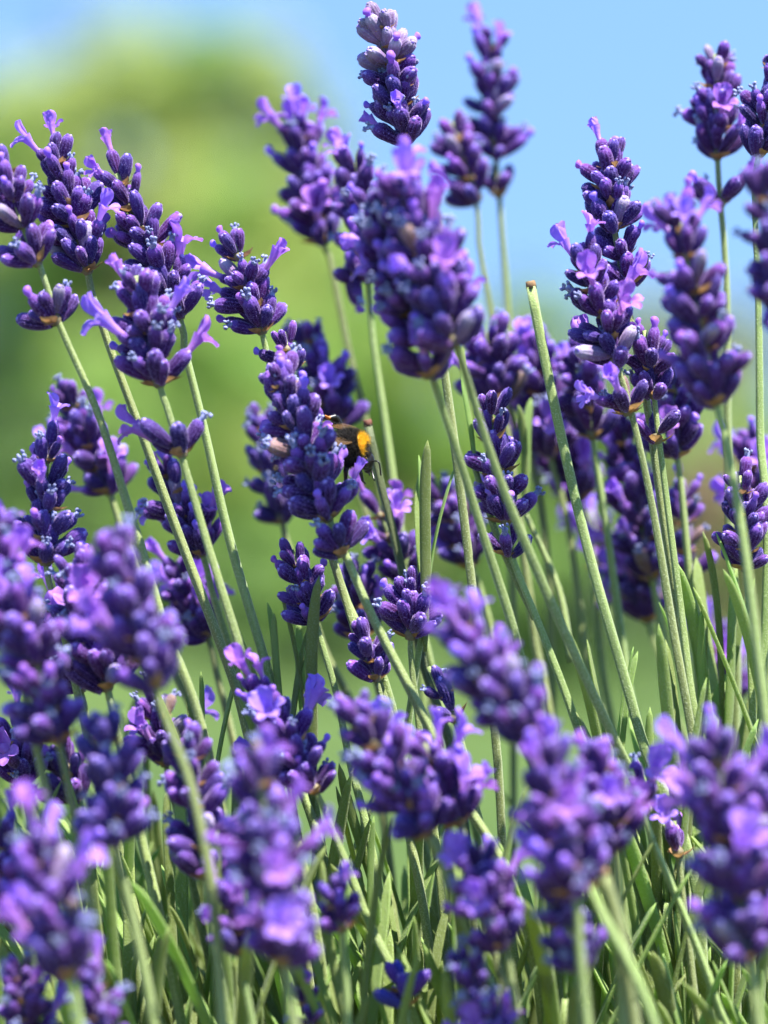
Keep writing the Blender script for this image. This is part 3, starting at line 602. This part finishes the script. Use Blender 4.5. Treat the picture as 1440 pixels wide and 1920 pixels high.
SH = [
 # (label, tip, depth, pairs, lean, scale, spread)
 ('upright grey-green leaf pair right of the bee, just left of two green stems', (797, 905), 4, 2, (0, 0), .85, .35),
 ('short fuzzy leaf tip beside the foot of the long stems at the left', (512, 1180), 2, 2, (-.08, 0), .8, .4),
 ('thin dark leaf rising left of the small bud-only spike', (584, 1178), 4, 2, (0, 0), 1.0, .3),
 ('broad dark green leaf low at the right, left of the broad fuzzy one', (1210, 1332), -4, 3, (-.12, 0), 1.25, .5),
 ('broad fuzzy grey-green leaf low at the right, the widest there', (1280, 1252), 0, 3, (-.02, 0), 1.35, .5),
 ('tall bright green leaf near the right edge behind the sharp small spike', (1372, 1050), 12, 3, (.05, 0), 1.15, .5),
 ('fuzzy upright leaf touching the right edge under the sharp small spike', (1424, 1042), -3, 3, (-.08, 0), 1.1, .5),
 ('blunt yellow-green leaf tip between the bare stem and its neighbour', (1136, 1228), 0, 2, (-.05, 0), .9, .4),
 ('thin curved leaf between the row of thin stems and the broad fuzzy leaf', (1308, 1186), 10, 2, (-.04, 0), .9, .4),
 ('yellow-green leaf standing up against the lowest whorl of the central head', (872, 650), 8, 1, (-.08, 0), .8, .2),
 ('slender leaf tip beside the stems left of the bare cut stem', (986, 745), 30, 1, (0, 0), .8, .2),
 ('short leaf tip peeping between the left stems above the lower spikes', (360, 1268), 2, 2, (-.1, 0), .8, .4),
 ('dark leaf curving up behind the short blurred head in the lower middle', (620, 1420), 6, 3, (.06, 0), 1.1, .6),
 ('pair of long straight leaves right of the green gap in the lower middle', (668, 1505), 4, 3, (-.25, 0), 1.1, .6),
 ('knob-tipped leaf above the pale flower head at the bottom middle', (682, 1615), -4, 3, (-.05, 0), .9, .7),
 ('dark leaf above the tiny dark blue spike, tallest at the bottom middle', (748, 1640), 0, 4, (-.06, 0), 1.0, .8),
 ('bright leaf bundle right above the tiny dark blue spike', (775, 1560), 10, 4, (-.03, 0), 1.1, .5),
 ('blunt leaves left of the tiny dark blue spike', (690, 1800), -14, 4, (-.04, 0), 1.0, .7),
 ('curved dark leaves right of the tiny dark blue spike', (808, 1768), -14, 4, (.05, 0), 1.0, .8),
 ('pale fuzzy leaves right of the curved dark ones at the bottom', (842, 1790), -6, 4, (-.05, 0), 1.1, .7),
 ('broad bright leaf bundle low at the left, beside the indigo spike', (280, 1525), -6, 4, (-.14, 0), 1.25, .6),
 ('slender leaf tips low at the left under the broad bundle', (366, 1655), -10, 4, (-.12, 0), .9, .7),
 ('blunt short leaves at the bottom left of centre', (320, 1825), -18, 4, (-.05, 0), .9, .8),
 ('fuzzy narrow leaf with pale tip low at the left', (245, 1775), -16, 4, (.02, 0), .9, .6),
 ('tall leaves behind the blurred spikes at the lower left', (200, 1560), 6, 4, (-.1, 0), 1.1, .7),
 ('leaf cluster rising between the two blurred lower left spikes', (150, 1620), 14, 4, (-.18, 0), 1.1, .9),
 ('curved blunt leaf in the middle of the bottom edge', (636, 1830), -20, 4, (.06, 0), 1.0, .7),
 ('leaf pair crossing behind the broad dark spike at the lower right', (1200, 1600), -8, 4, (-.05, 0), 1.1, .7),
 ('long fuzzy leaves under the one upright violet flower', (1215, 1590), 2, 5, (-.12, 0), 1.2, .6),
 ('leaf bundle at the foot of the thin stems, lower right', (1250, 1725), -10, 5, (-.1, 0), 1.1, .8),
 ('wide bright leaves at the bottom right below the huge blurred spike', (1330, 1790), -10, 5, (-.12, 0), 1.2, .9),
 ('leaf tip standing at the bottom edge, lower right', (1350, 1850), -26, 4, (0, 0), 1.1, .5),
]
for k, (lb, tip, d, pr, ln, s, spd) in enumerate(SH):
    shoot(lb, tip, d, pr, ln, s, 'leafy lavender shoots', k, 9.0, spd)
ZONES = [('narrow leafy shoot crowded among its like at the foot of the clump, far left', (-60, 300), 22, 1340),
         ('narrow leafy shoot crowded among its like at the foot of the clump, left of centre', (300, 620), 14, 1480),
         ('narrow leafy shoot crowded among its like at the foot of the clump, right of centre', (720, 1000), 15, 1560),
         ('narrow leafy shoot crowded among its like at the foot of the clump, far right', (1000, 1480), 26, 1400)]
zr = random.Random(77); zk = 200
for lb, (xa, xb), cnt, ytop in ZONES:
    for k in range(cnt):
        x = xa + (xb - xa) * (k + zr.random()) / cnt; d = zr.uniform(-28, 95)
        y = ytop + zr.random() ** .8 * (1900 - ytop)
        shoot(lb, (x, y), d, 5, (zr.uniform(-.32, .04), zr.uniform(-.1, .1)), zr.uniform(.95, 1.25), lb.replace('narrow leafy shoot crowded among its like', 'leafy shoots'), zk, 8.5, zr.uniform(.4, .7)); zk += 1

# the dense foliage of the clump below the shoots: nobody could count its leaves
def foliage_mound():
    rg = random.Random(9); mb = MB()
    for _ in range(5200):
        a = rg.uniform(0, 2 * PI); q = math.sqrt(rg.random()); x = .34 * q * math.cos(a) + .02; y = .28 * q * math.sin(a) + .12
        top = (.47 + max(0.0, min(.05, (y - .10) * .45))) * (1 - .55 * q ** 4); z = top * (.25 + .75 * rg.random() ** .5) - .035
        L = rg.uniform(.032, .05); W = rg.uniform(.0015, .0021); lean = Vector((rg.gauss(-.12 + .6 * x, .28), rg.gauss(.0, .28), 1)).normalized()
        s = lean.cross(Vector((rg.gauss(0, 1), rg.gauss(0, 1), .1))).normalized(); nn = lean.cross(s)
        p = Vector((x, FOCUS + y, z)); vs = []; cv = rg.uniform(-.15, .25)
        for i in range(6):
            t = i / 5; wd = W * (.5 + .5 * min(1, t * 3)) * (1 if t < .75 else .75 if t < .95 else .2); c = p + lean * (L * t) + nn * (cv * L * t * t)
            vs += [c - s * wd - nn * .0006, c + nn * .0003, c + s * wd - nn * .0006]
        fs = []
        for i in range(5): fs += [(3 * i, 3 * i + 1, 3 * i + 4, 3 * i + 3), (3 * i + 1, 3 * i + 2, 3 * i + 5, 3 * i + 4)]
        mb.add(vs, fs, 0)
    o = link('lavender_foliage', mb.mesh('lavender_foliage', [M['leaf']]))
    tag(o, 'dense mound of narrow grey-green leaves at the foot of the lavender clump', 'foliage', None, 'stuff')
foliage_mound()

# ---------------------------------------------------------------- the bumblebee (built in millimetres, then scaled)
def flat2(name, c, rough, spec=.5, sheen=0.0, coat=0.0):
    m, n, p = mat(name); p.inputs['Base Color'].default_value = (*c, 1); p.inputs['Roughness'].default_value = rough
    p.inputs['Specular IOR Level'].default_value = spec; p.inputs['Sheen Weight'].default_value = sheen; p.inputs['Coat Weight'].default_value = coat
    return m
M['bee_black'] = flat2('bee_black', (0.012, 0.010, 0.009), .9, .1)
M['bee_shiny'] = flat2('bee_shiny', (0.012, 0.010, 0.009), .28, .5)
M['bee_yellow'] = flat('bee_yellow', (0.62, 0.33, 0.012), .7, .25, 2500)
M['bee_white'] = flat('bee_white', (0.6, 0.56, 0.46), .7, .2, 2500)
M['fur_black'] = flat2('fur_black', (0.016, 0.013, 0.010), .6)
M['fur_yellow'] = flat('fur_yellow', (0.78, 0.46, 0.02), .65, .3, 3500, .35)
M['bee_eye'] = flat2('bee_eye', (0.010, 0.008, 0.008), .15, .6, 0, .6)
M['bee_foot'] = flat('bee_foot', (0.42, 0.16, 0.035), .45, .3, 2500, .2)
mw, nw_, pw = mat('bee_wing'); pw.inputs['Base Color'].default_value = (0.20, 0.11, 0.04, 1); pw.inputs['Roughness'].default_value = .22
pw.inputs['Alpha'].default_value = .34; M['wing'] = mw
M['wing_vein'] = flat2('wing_vein', (0.05, 0.025, 0.01), .5)
F = Vector((0.92, -0.14, -0.16)).normalized(); U = Vector((0.15, -0.50, 0.86)); U = (U - F * U.dot(F)).normalized(); S = U.cross(F)
BR = Matrix((F, S, U)).transposed()
BEE_AT = at(657, 838, -3)
def bee_local(px, py, d):
    return (BR.inverted() @ (at(px, py, d) - BEE_AT)) * 1000
def build_bee():
    rg = random.Random(3)
    bm = bmesh.new()
    def ell(c, r, rot=None):
        m4 = Matrix.LocRotScale(Vector(c), rot or Quaternion(), Vector(r)); bmesh.ops.create_uvsphere(bm, u_segments=28, v_segments=18, radius=1, matrix=m4)
    ell((0, 0, 0), (3.5, 3.45, 3.2)); ell((3.4, 0, -2.5), (1.55, 1.75, 1.9)); ell((3.8, 0, -3.8), (.95, 1.0, 1.3))
    ell((2.3, 0, -1.3), (1.6, 1.6, 1.6)); ell((-3.4, 0, -.5), (1.5, 1.7, 1.7)); ell((-6.6, 0, -1.0), (4.6, 4.0, 3.6), Quaternion((0, 1, 0), .12))
    def tube(pts, r0, r1):
        mb = MB(); sweep(mb, catmull([Vector(p) for p in pts], 12), lambda t: r0 + (r1 - r0) * t, 0, 10, 0)
        vv = [bm.verts.new(v) for v in mb.v]
        for f in mb.f: bm.faces.new([vv[i] for i in f])
    # raised hind leg, two middle legs, two fore legs and the far hind leg, bent at their joints
    k1, k2, k3 = bee_local(640, 806, 1), bee_local(629, 782, 0), bee_local(616, 784, -1)
    tube([(-2.0, 1.8, -.6), k1, k2], .62, .75); tube([k2, (k2 + k3) / 2, k3], .75, .40); tube([k3, bee_local(609, 779, -2)], .36, .22)
    for s in (-1, 1):
        tube([(2.0, s * 1.8, -2.2), (3.0, s * 3.1, -3.4)], .5, .42); tube([(3.0, s * 3.1, -3.4), (3.4, s * 2.4, -5.6)], .42, .3); tube([(3.4, s * 2.4, -5.6), (4.0, s * 1.8, -6.6)], .25, .15)
        tube([(.4, s * 2.0, -2.4), (.2, s * 4.0, -3.0)], .55, .5); tube([(.2, s * 4.0, -3.0), (.4, s * 4.0, -6.0)], .5, .33); tube([(.4, s * 4.0, -6.0), (1.0, s * 3.6, -7.2)], .28, .16)
    tube([(-1.8, -1.8, -2.2), (-3.4, -3.8, -2.6)], .6, .6); tube([(-3.4, -3.8, -2.6), (-4.2, -4.4, -6.0)], .6, .36); tube([(-4.2, -4.4, -6.0), (-4.0, -4.2, -7.4)], .3, .18)
    me = bpy.data.meshes.new('body'); bm.to_mesh(me); bm.free()
    o = link('body_build', me); md = o.modifiers.new('r', 'REMESH'); md.mode = 'VOXEL'; md.voxel_size = .13; md.use_smooth_shade = True
    sm = o.modifiers.new('s', 'SMOOTH'); sm.factor = .5; sm.iterations = 3
    dg = bpy.context.evaluated_depsgraph_get(); body = bpy.data.meshes.new_from_object(o.evaluated_get(dg), depsgraph=dg)
    bpy.data.objects.remove(o)
    body.name = 'bumblebee'; body.materials.clear()
    for q in ('bee_black', 'bee_yellow', 'bee_white', 'bee_foot', 'bee_shiny'): body.materials.append(M[q])
    ft = bee_local(609, 779, -2)
    def zone(c):
        r = math.hypot(c.y, c.z)
        if (c - ft).length < 1.5 : return 3
        if c.x > -2.6 and r < 4.2 and r > 1.6 and (c.x * .9 + c.z * .45) > 2.55 and c.z > -1.8 and c.x < 3.6: return 1
        if -6.0 < c.x < -4.6 and r < 4.6 and c.z > -3.5: return 1
        if c.x < -10.0: return 2
        if c.length > 4.3 and not (c.x < -3.0 and abs(c.z + 1) < 4.0 and abs(c.y) < 4.3): return 4
        return 0
    zs = [zone(p.center) for p in body.polygons]
    body.polygons.foreach_set('material_index', zs); body.polygons.foreach_set('use_smooth', [True] * len(zs))
    pc = [(p.center.copy(), p.normal.copy(), z, p.area) for p, z in zip(body.polygons, zs)]
    for v in body.vertices: v.co = v.co * .001
    body.update()
    ob = link('bumblebee', body, None, Matrix.LocRotScale(BEE_AT, BR.to_quaternion(), Vector((1.0, 1.0, 1.0))))
    tag(ob, 'black and yellow furry bumblebee clinging to the right side of a lavender spike', 'bumblebee')
    # fur
    fb = MB(); vs = []; fs = []; ms = []
    cand = [q for q in pc if q[2] not in (3, 4) and q[0].x < 4.6 and (Vector((q[0].x, q[0].y, q[0].z)).length < 4.6 or q[0].x < -3.0 and abs(q[0].z + 1) < 3.9 and abs(q[0].y) < 4.3)]
    for _ in range(24000):
        c, nn, z, a = rg.choice(cand); L = (rg.uniform(.7, 1.35) if z == 1 else rg.uniform(.6, 1.25)) if c.x < 3 else .4
        d = (nn + Vector((rg.gauss(-.35, .3), rg.gauss(0, .3), rg.gauss(0, .3)))).normalized(); s = d.cross(Vector((rg.gauss(0, 1), rg.gauss(0, 1), rg.gauss(0, 1)))).normalized() * .028
        p = c + Vector((rg.gauss(0, .04), rg.gauss(0, .04), rg.gauss(0, .04))); k = len(vs)
        vs += [(p - s) * .001, (p + s) * .001, (p + d * L) * .001]; fs.append((k, k + 1, k + 2)); ms.append(1 if z == 1 else (2 if z == 2 else 0))
    fb.v = [tuple(v) for v in vs]; fb.f = fs; fb.m = ms
    link('fur', fb.mesh('fur', [M['fur_black'], M['fur_yellow'], M['bee_white']]), ob)
    for s in (-1, 1):
        e = MB(); blob(e, (.0037, s * .00135, -.0022), (.0006, .00055, .0011), 0, random.Random(1), 14, 9)
        e.v = [tuple(v) for v in e.v]; link('eye', e.mesh('eye', [M['bee_eye']]), ob)
        w_ = MB(); wl, ww = 8.5, 3.0; base = Vector((.5, s * 1.9, 2.55)); dirv = Vector((-1, s * .30, -.08)).normalized(); side = dirv.cross(Vector((0, 0, 1))).normalized() * s
        if s < 0: side = side
        vs = []; nv, nu = 14, 7
        for j in range(nv):
            t = j / (nv - 1); wd = ww * math.sin(PI * min(1, .08 + t * .92) ** .75) ** .7 if t < 1 else .15
            for i in range(nu):
                u = i / (nu - 1); vs.append((base + dirv * (wl * t) + side * ((u - .35) * wd) + Vector((0, 0, .10 * math.sin(u * 9 + t * 5) + .5 * t * (1 - t)))) * .001)
        fs = [(j * nu + i, j * nu + i + 1, (j + 1) * nu + i + 1, (j + 1) * nu + i) for j in range(nv - 1) for i in range(nu - 1)]
        w_.add(vs, fs, 0)
        for i in (0, 2, 4):
            sweep(w_, [vs[j * nu + i] for j in range(0, nv - (1 if i == 0 else 4))], .00006, 1, 6, 0)
        link('wing', w_.mesh('wing', [M['wing'], M['wing_vein']]), ob)
    a0 = [(690, 862, 1), (694, 872, .5), (698, 886, 0), (702, 901, -1)]
    an = MB(); sweep(an, catmull([Vector((4.2, .6, -1.9)) * .001] + [bee_local(*q) * .001 for q in a0], 16), lambda t: (.16 + .03 * math.sin(t * 3)) * .001, 0, 8, 0)
    link('antenna', an.mesh('antenna', [M['bee_shiny']]), ob)
    an = MB(); sweep(an, catmull([Vector((4.3, -.6, -2.1)) * .001, Vector((6.0, -1.2, -1.6)) * .001, Vector((6.8, -1.6, -4.2)) * .001], 14), .00016, 0, 8, 0)
    link('antenna', an.mesh('antenna', [M['bee_shiny']]), ob)
build_bee()
# the open flower the bee holds: a part of its spike
qroot = roots['large spike the bumblebee is feeding on']
wh = [c for c in qroot.children if c.name.startswith('whorl')][2]
def flower_on(wh, px, py, d, direction, mesh, s=1.0):
    bpy.context.view_layer.update()
    Wi = wh.matrix_world.inverted(); p = at(px, py, d)
    q = Vector(direction).normalized().to_track_quat('Z', 'Y')
    link('open_flower', mesh, wh, Wi @ Matrix.LocRotScale(p, q, Vector((s, s, s))))
flower_on(wh, 662, 903, -5, (.35, -.1, .9), HALF[1], .8)

# ---------------------------------------------------------------- lawn, bed, trees and shrubs of the garden behind
def ground_material(name, a, b, c, s1, s2):
    m, n, p = mat(name); tc = n.nodes.new('ShaderNodeTexCoord'); v = tc.outputs['Object']
    k = mix(n, a, b, maprange(n, noise(n, v, s1, 4), .35, .65)); k = mix(n, k, c, maprange(n, noise(n, v, s2, 5), .5, .75, 0, .7))
    n.links.new(k, p.inputs['Base Color']); p.inputs['Roughness'].default_value = .9; p.inputs['Specular IOR Level'].default_value = .2
    bp = N(n, 'ShaderNodeBump', Strength=.7, Distance=.02); n.links.new(noise(n, v, s2 * 4, 5), bp.inputs['Height']); n.links.new(bp.outputs[0], p.inputs['Normal'])
    return m
def sheet(name, x0, x1, y0, y1, z, m, nx=24, ny=24, amp=0.0):
    rg = random.Random(5); mb = MB()
    vs = [(x0 + (x1 - x0) * i / nx, y0 + (y1 - y0) * j / ny, z + rg.uniform(-amp, amp)) for j in range(ny + 1) for i in range(nx + 1)]
    mb.add(vs, [(j * (nx + 1) + i, j * (nx + 1) + i + 1, (j + 1) * (nx + 1) + i + 1, (j + 1) * (nx + 1) + i) for j in range(ny) for i in range(nx)], 0)
    return tag(link(name, mb.mesh(name, [m])), None, None, None, 'structure')
sheet('lawn', -900, 900, -60, 1500, 0, ground_material('lawn', (0.028, 0.058, 0.010), (0.075, 0.12, 0.022), (0.11, 0.13, 0.035), .35, 6), 60, 60)
sheet('soil_bed', -2.2, 2.2, -.2, 1.5, .012, ground_material('soil', (0.10, 0.065, 0.04), (0.15, 0.10, 0.065), (0.2, 0.15, 0.1), 6, 40), 40, 20, .006)

def leaf_mat(name, dark, light, trans, s=1.2):
    m, n, p = mat(name); tc = n.nodes.new('ShaderNodeTexCoord'); v = tc.outputs['Object']
    c = mix(n, dark, light, maprange(n, noise(n, v, s, 3), .35, .65))
    h = N(n, 'ShaderNodeHueSaturation'); n.links.new(c, h.inputs['Color']); n.links.new(maprange(n, noise(n, v, s * 9, 2), .3, .7, .7, 1.35), h.inputs['Value'])
    n.links.new(h.outputs[0], p.inputs['Base Color']); p.inputs['Roughness'].default_value = .42; p.inputs['Specular IOR Level'].default_value = .5
    translucent_mix(m, n, p, h.outputs[0], trans); return m
LM = {'bright': leaf_mat('leaves_bright', (0.25, 0.36, 0.05), (0.60, 0.64, 0.20), .5),
      'mid': leaf_mat('leaves_mid', (0.22, 0.37, 0.06), (0.34, 0.50, 0.11), .5),
      'dark': leaf_mat('leaves_dark', (0.043, 0.093, 0.019), (0.078, 0.139, 0.031), .3),
      'grey': leaf_mat('leaves_greyish', (0.217, 0.264, 0.139), (0.341, 0.372, 0.202), .3),
      'pale': leaf_mat('leaves_pale', (0.248, 0.326, 0.155), (0.372, 0.434, 0.217), .35),
      'brown': leaf_mat('leaves_brown', (0.248, 0.155, 0.085), (0.403, 0.264, 0.155), .2),
      'fir': leaf_mat('needles_bluish', (0.078, 0.132, 0.085), (0.139, 0.202, 0.132), .2)}
M['bark'] = flat('bark', (0.10, 0.075, 0.05), .9, .4, 8)
def pxx(px, Y): return (px - 720) / 1440 * FW * Y
def pxz(py, Y): return CAM_Z - (py - 960) / 1920 * FH * Y
def tree(name, label, cat, px, ytop, wpx, Y, mats, n=7000, ls=.09, trunk=.28, depth=None, shape='round', seed=0, group=None, gap=.0):
    rg = random.Random(8000 + seed); cx = pxx(px, Y); H = pxz(ytop, Y); Wd = wpx / 1440 * FW * Y / 2; dp = depth or Wd * .9
    root = empty(name, (cx, Y, 0)); tag(root, label, cat, group)
    # trunk with limbs
    mb = MB(); tr = max(.02, H * .022)
    sweep(mb, catmull([Vector((0, 0, -.05)), Vector((rg.uniform(-.04, .04) * H, 0, H * .35)), Vector((rg.uniform(-.05, .05) * H, 0, H * .82))], 12), lambda t: tr * (1.25 - t), 0, 10, 0)
    clumps = []
    nc = 70 if shape != 'spire' else 40
    for k in range(nc):
        if shape == 'spire':
            t = rg.random(); r = Wd * (1 - t) ** .8 * .95 + .03; a = rg.uniform(0, 6.28)
            c = Vector((r * rg.random() * math.cos(a), r * rg.random() * math.sin(a), H * (.06 + .93 * t))); clumps.append((c, max(.06, r * .45)))
        else:
            z0 = H * trunk * .6; hz = (H - z0) / 2
            while True:
                u = Vector((rg.uniform(-1, 1), rg.uniform(-1, 1), rg.uniform(-1, 1)))
                if .25 < u.length < 1: break
            u = u.normalized() * (u.length ** .5)
            c = Vector((u.x * Wd * .86, u.y * dp * .86, z0 + hz + u.z * hz * .90)); clumps.append((c, min(Wd, hz) * rg.uniform(.17, .34)))
    for c, r in clumps[:14]:
        b = Vector((0, 0, max(.05, c.z * .45))); md = (b + c) / 2 + Vector((0, 0, -.05 * H))
        sweep(mb, catmull([b, md, c], 7), lambda t: tr * .5 * (1.1 - t), 0, 7, 0)
    link('trunk', mb.mesh('trunk', [M['bark']]), root)
    cb = MB(); vs = []; fs = []; ms = []
    n = int(n * 1.5)
    for k in range(n):
        ci = rg.randrange(len(clumps)); c, r = clumps[ci]
        q = Vector((rg.gauss(0, 1), rg.gauss(0, 1), rg.gauss(0, 1))); q = q.normalized() * (r * rg.random() ** .3)
        p = c + q; p.z = max(.03, p.z)
        nn = (q.normalized() * 1.0 + Vector((rg.gauss(0, .4), rg.gauss(0, .4) - .15, .35 + rg.gauss(0, .4)))).normalized()
        t = nn.orthogonal().normalized(); t = Quaternion(nn, rg.uniform(0, 6.28)) @ t; b = nn.cross(t); L = ls * rg.uniform(.6, 1.4); w2 = L * .38
        k0 = len(vs); vs += [p - t * L * .5, p + b * w2 * .5 + nn * L * .06, p + t * L * .5, p - b * w2 * .5 + nn * L * .06]
        fs.append((k0, k0 + 1, k0 + 2, k0 + 3)); ms.append(ci % len(mats))
    cb.v = [tuple(v) for v in vs]; cb.f = fs; cb.m = ms
    link('crown', cb.mesh('crown', [LM[x] for x in mats], False), root)
tree('garden_tree', 'large bright yellow-green tree filling the blurred upper left', 'tree', 290, -5, 640, 24, ['bright', 'bright', 'bright', 'mid'], 15000, .13, .1, seed=1)
tree('garden_tree', 'bright green tree bulging right of the large yellow-green one, behind the central head', 'tree', 560, 270, 560, 23, ['bright', 'mid', 'bright'], 12000, .13, .1, seed=2)
tree('garden_tree', 'taller greyish green tree poking above the large yellow-green one', 'tree', 345, 10, 190, 27, ['grey', 'grey', 'mid'], 5000, .14, .1, seed=3)
tree('garden_tree', 'bright tree at the far left edge of the blur, lower than its big neighbour', 'tree', 60, 50, 460, 25, ['bright', 'bright', 'mid'], 9000, .13, .1, seed=21)
tree('garden_tree', 'bright tree right of the big yellow-green one, its blurred edge against the sky', 'tree', 490, 30, 420, 24.5, ['bright', 'bright', 'pale'], 9000, .13, .1, seed=22)
tree('conifer', 'slender blue-grey conifer spire at the upper left against the sky', 'conifer', 128, -10, 110, 28, ['fir'], 3500, .13, shape='spire', seed=4)
tree('dark_shrub', 'dark green shrub in the blur at the left edge', 'shrub', 40, 760, 420, 15, ['dark', 'mid', 'dark'], 7000, .07, .0, seed=5)
tree('garden_shrub', 'mid green shrub blurred behind the left stems', 'shrub', 330, 560, 620, 16, ['mid', 'bright', 'mid'], 9000, .08, .0, seed=6)
tree('garden_shrub', 'blurred green shrub behind the bee', 'shrub', 740, 560, 560, 17, ['mid', 'bright', 'mid'], 9000, .08, .0, seed=7)
tree('dark_shrub', 'darker shrub blurred low behind the bud-only spike', 'shrub', 560, 985, 420, 12, ['dark', 'mid'], 5000, .06, .0, seed=8)
tree('garden_tree', 'small tree whose blurred top rises behind the bare cut stem', 'tree', 1000, 500, 260, 26, ['bright', 'mid', 'pale'], 6000, .12, .1, seed=9)
tree('garden_tree', 'pale hazy green tree at the right, low under the sky', 'tree', 1230, 520, 330, 30, ['pale', 'pale', 'grey'], 7000, .14, .1, seed=10)
tree('garden_tree', 'pale tree at the right edge beyond the soft-focus spike', 'tree', 1400, 480, 150, 31, ['pale', 'grey'], 4000, .14, .1, seed=11)
tree('garden_shrub', 'green shrub blurred behind the row of thin stems at the right', 'shrub', 1120, 700, 420, 18, ['mid', 'mid', 'dark'], 8000, .08, .0, seed=12)
tree('dark_shrub', 'low dark shrub blurred behind the right-hand stems', 'shrub', 1060, 990, 380, 11, ['dark', 'mid'], 5000, .06, .0, seed=13)
tree('garden_shrub', 'green shrub in the blur at the right edge', 'shrub', 1400, 735, 300, 16, ['mid', 'bright'], 6000, .08, .0, seed=14)
tree('dry_shrub', 'brownish dry shrub blurred at the right', 'shrub', 1315, 800, 210, 13, ['brown', 'brown', 'mid'], 3500, .06, .0, seed=15)
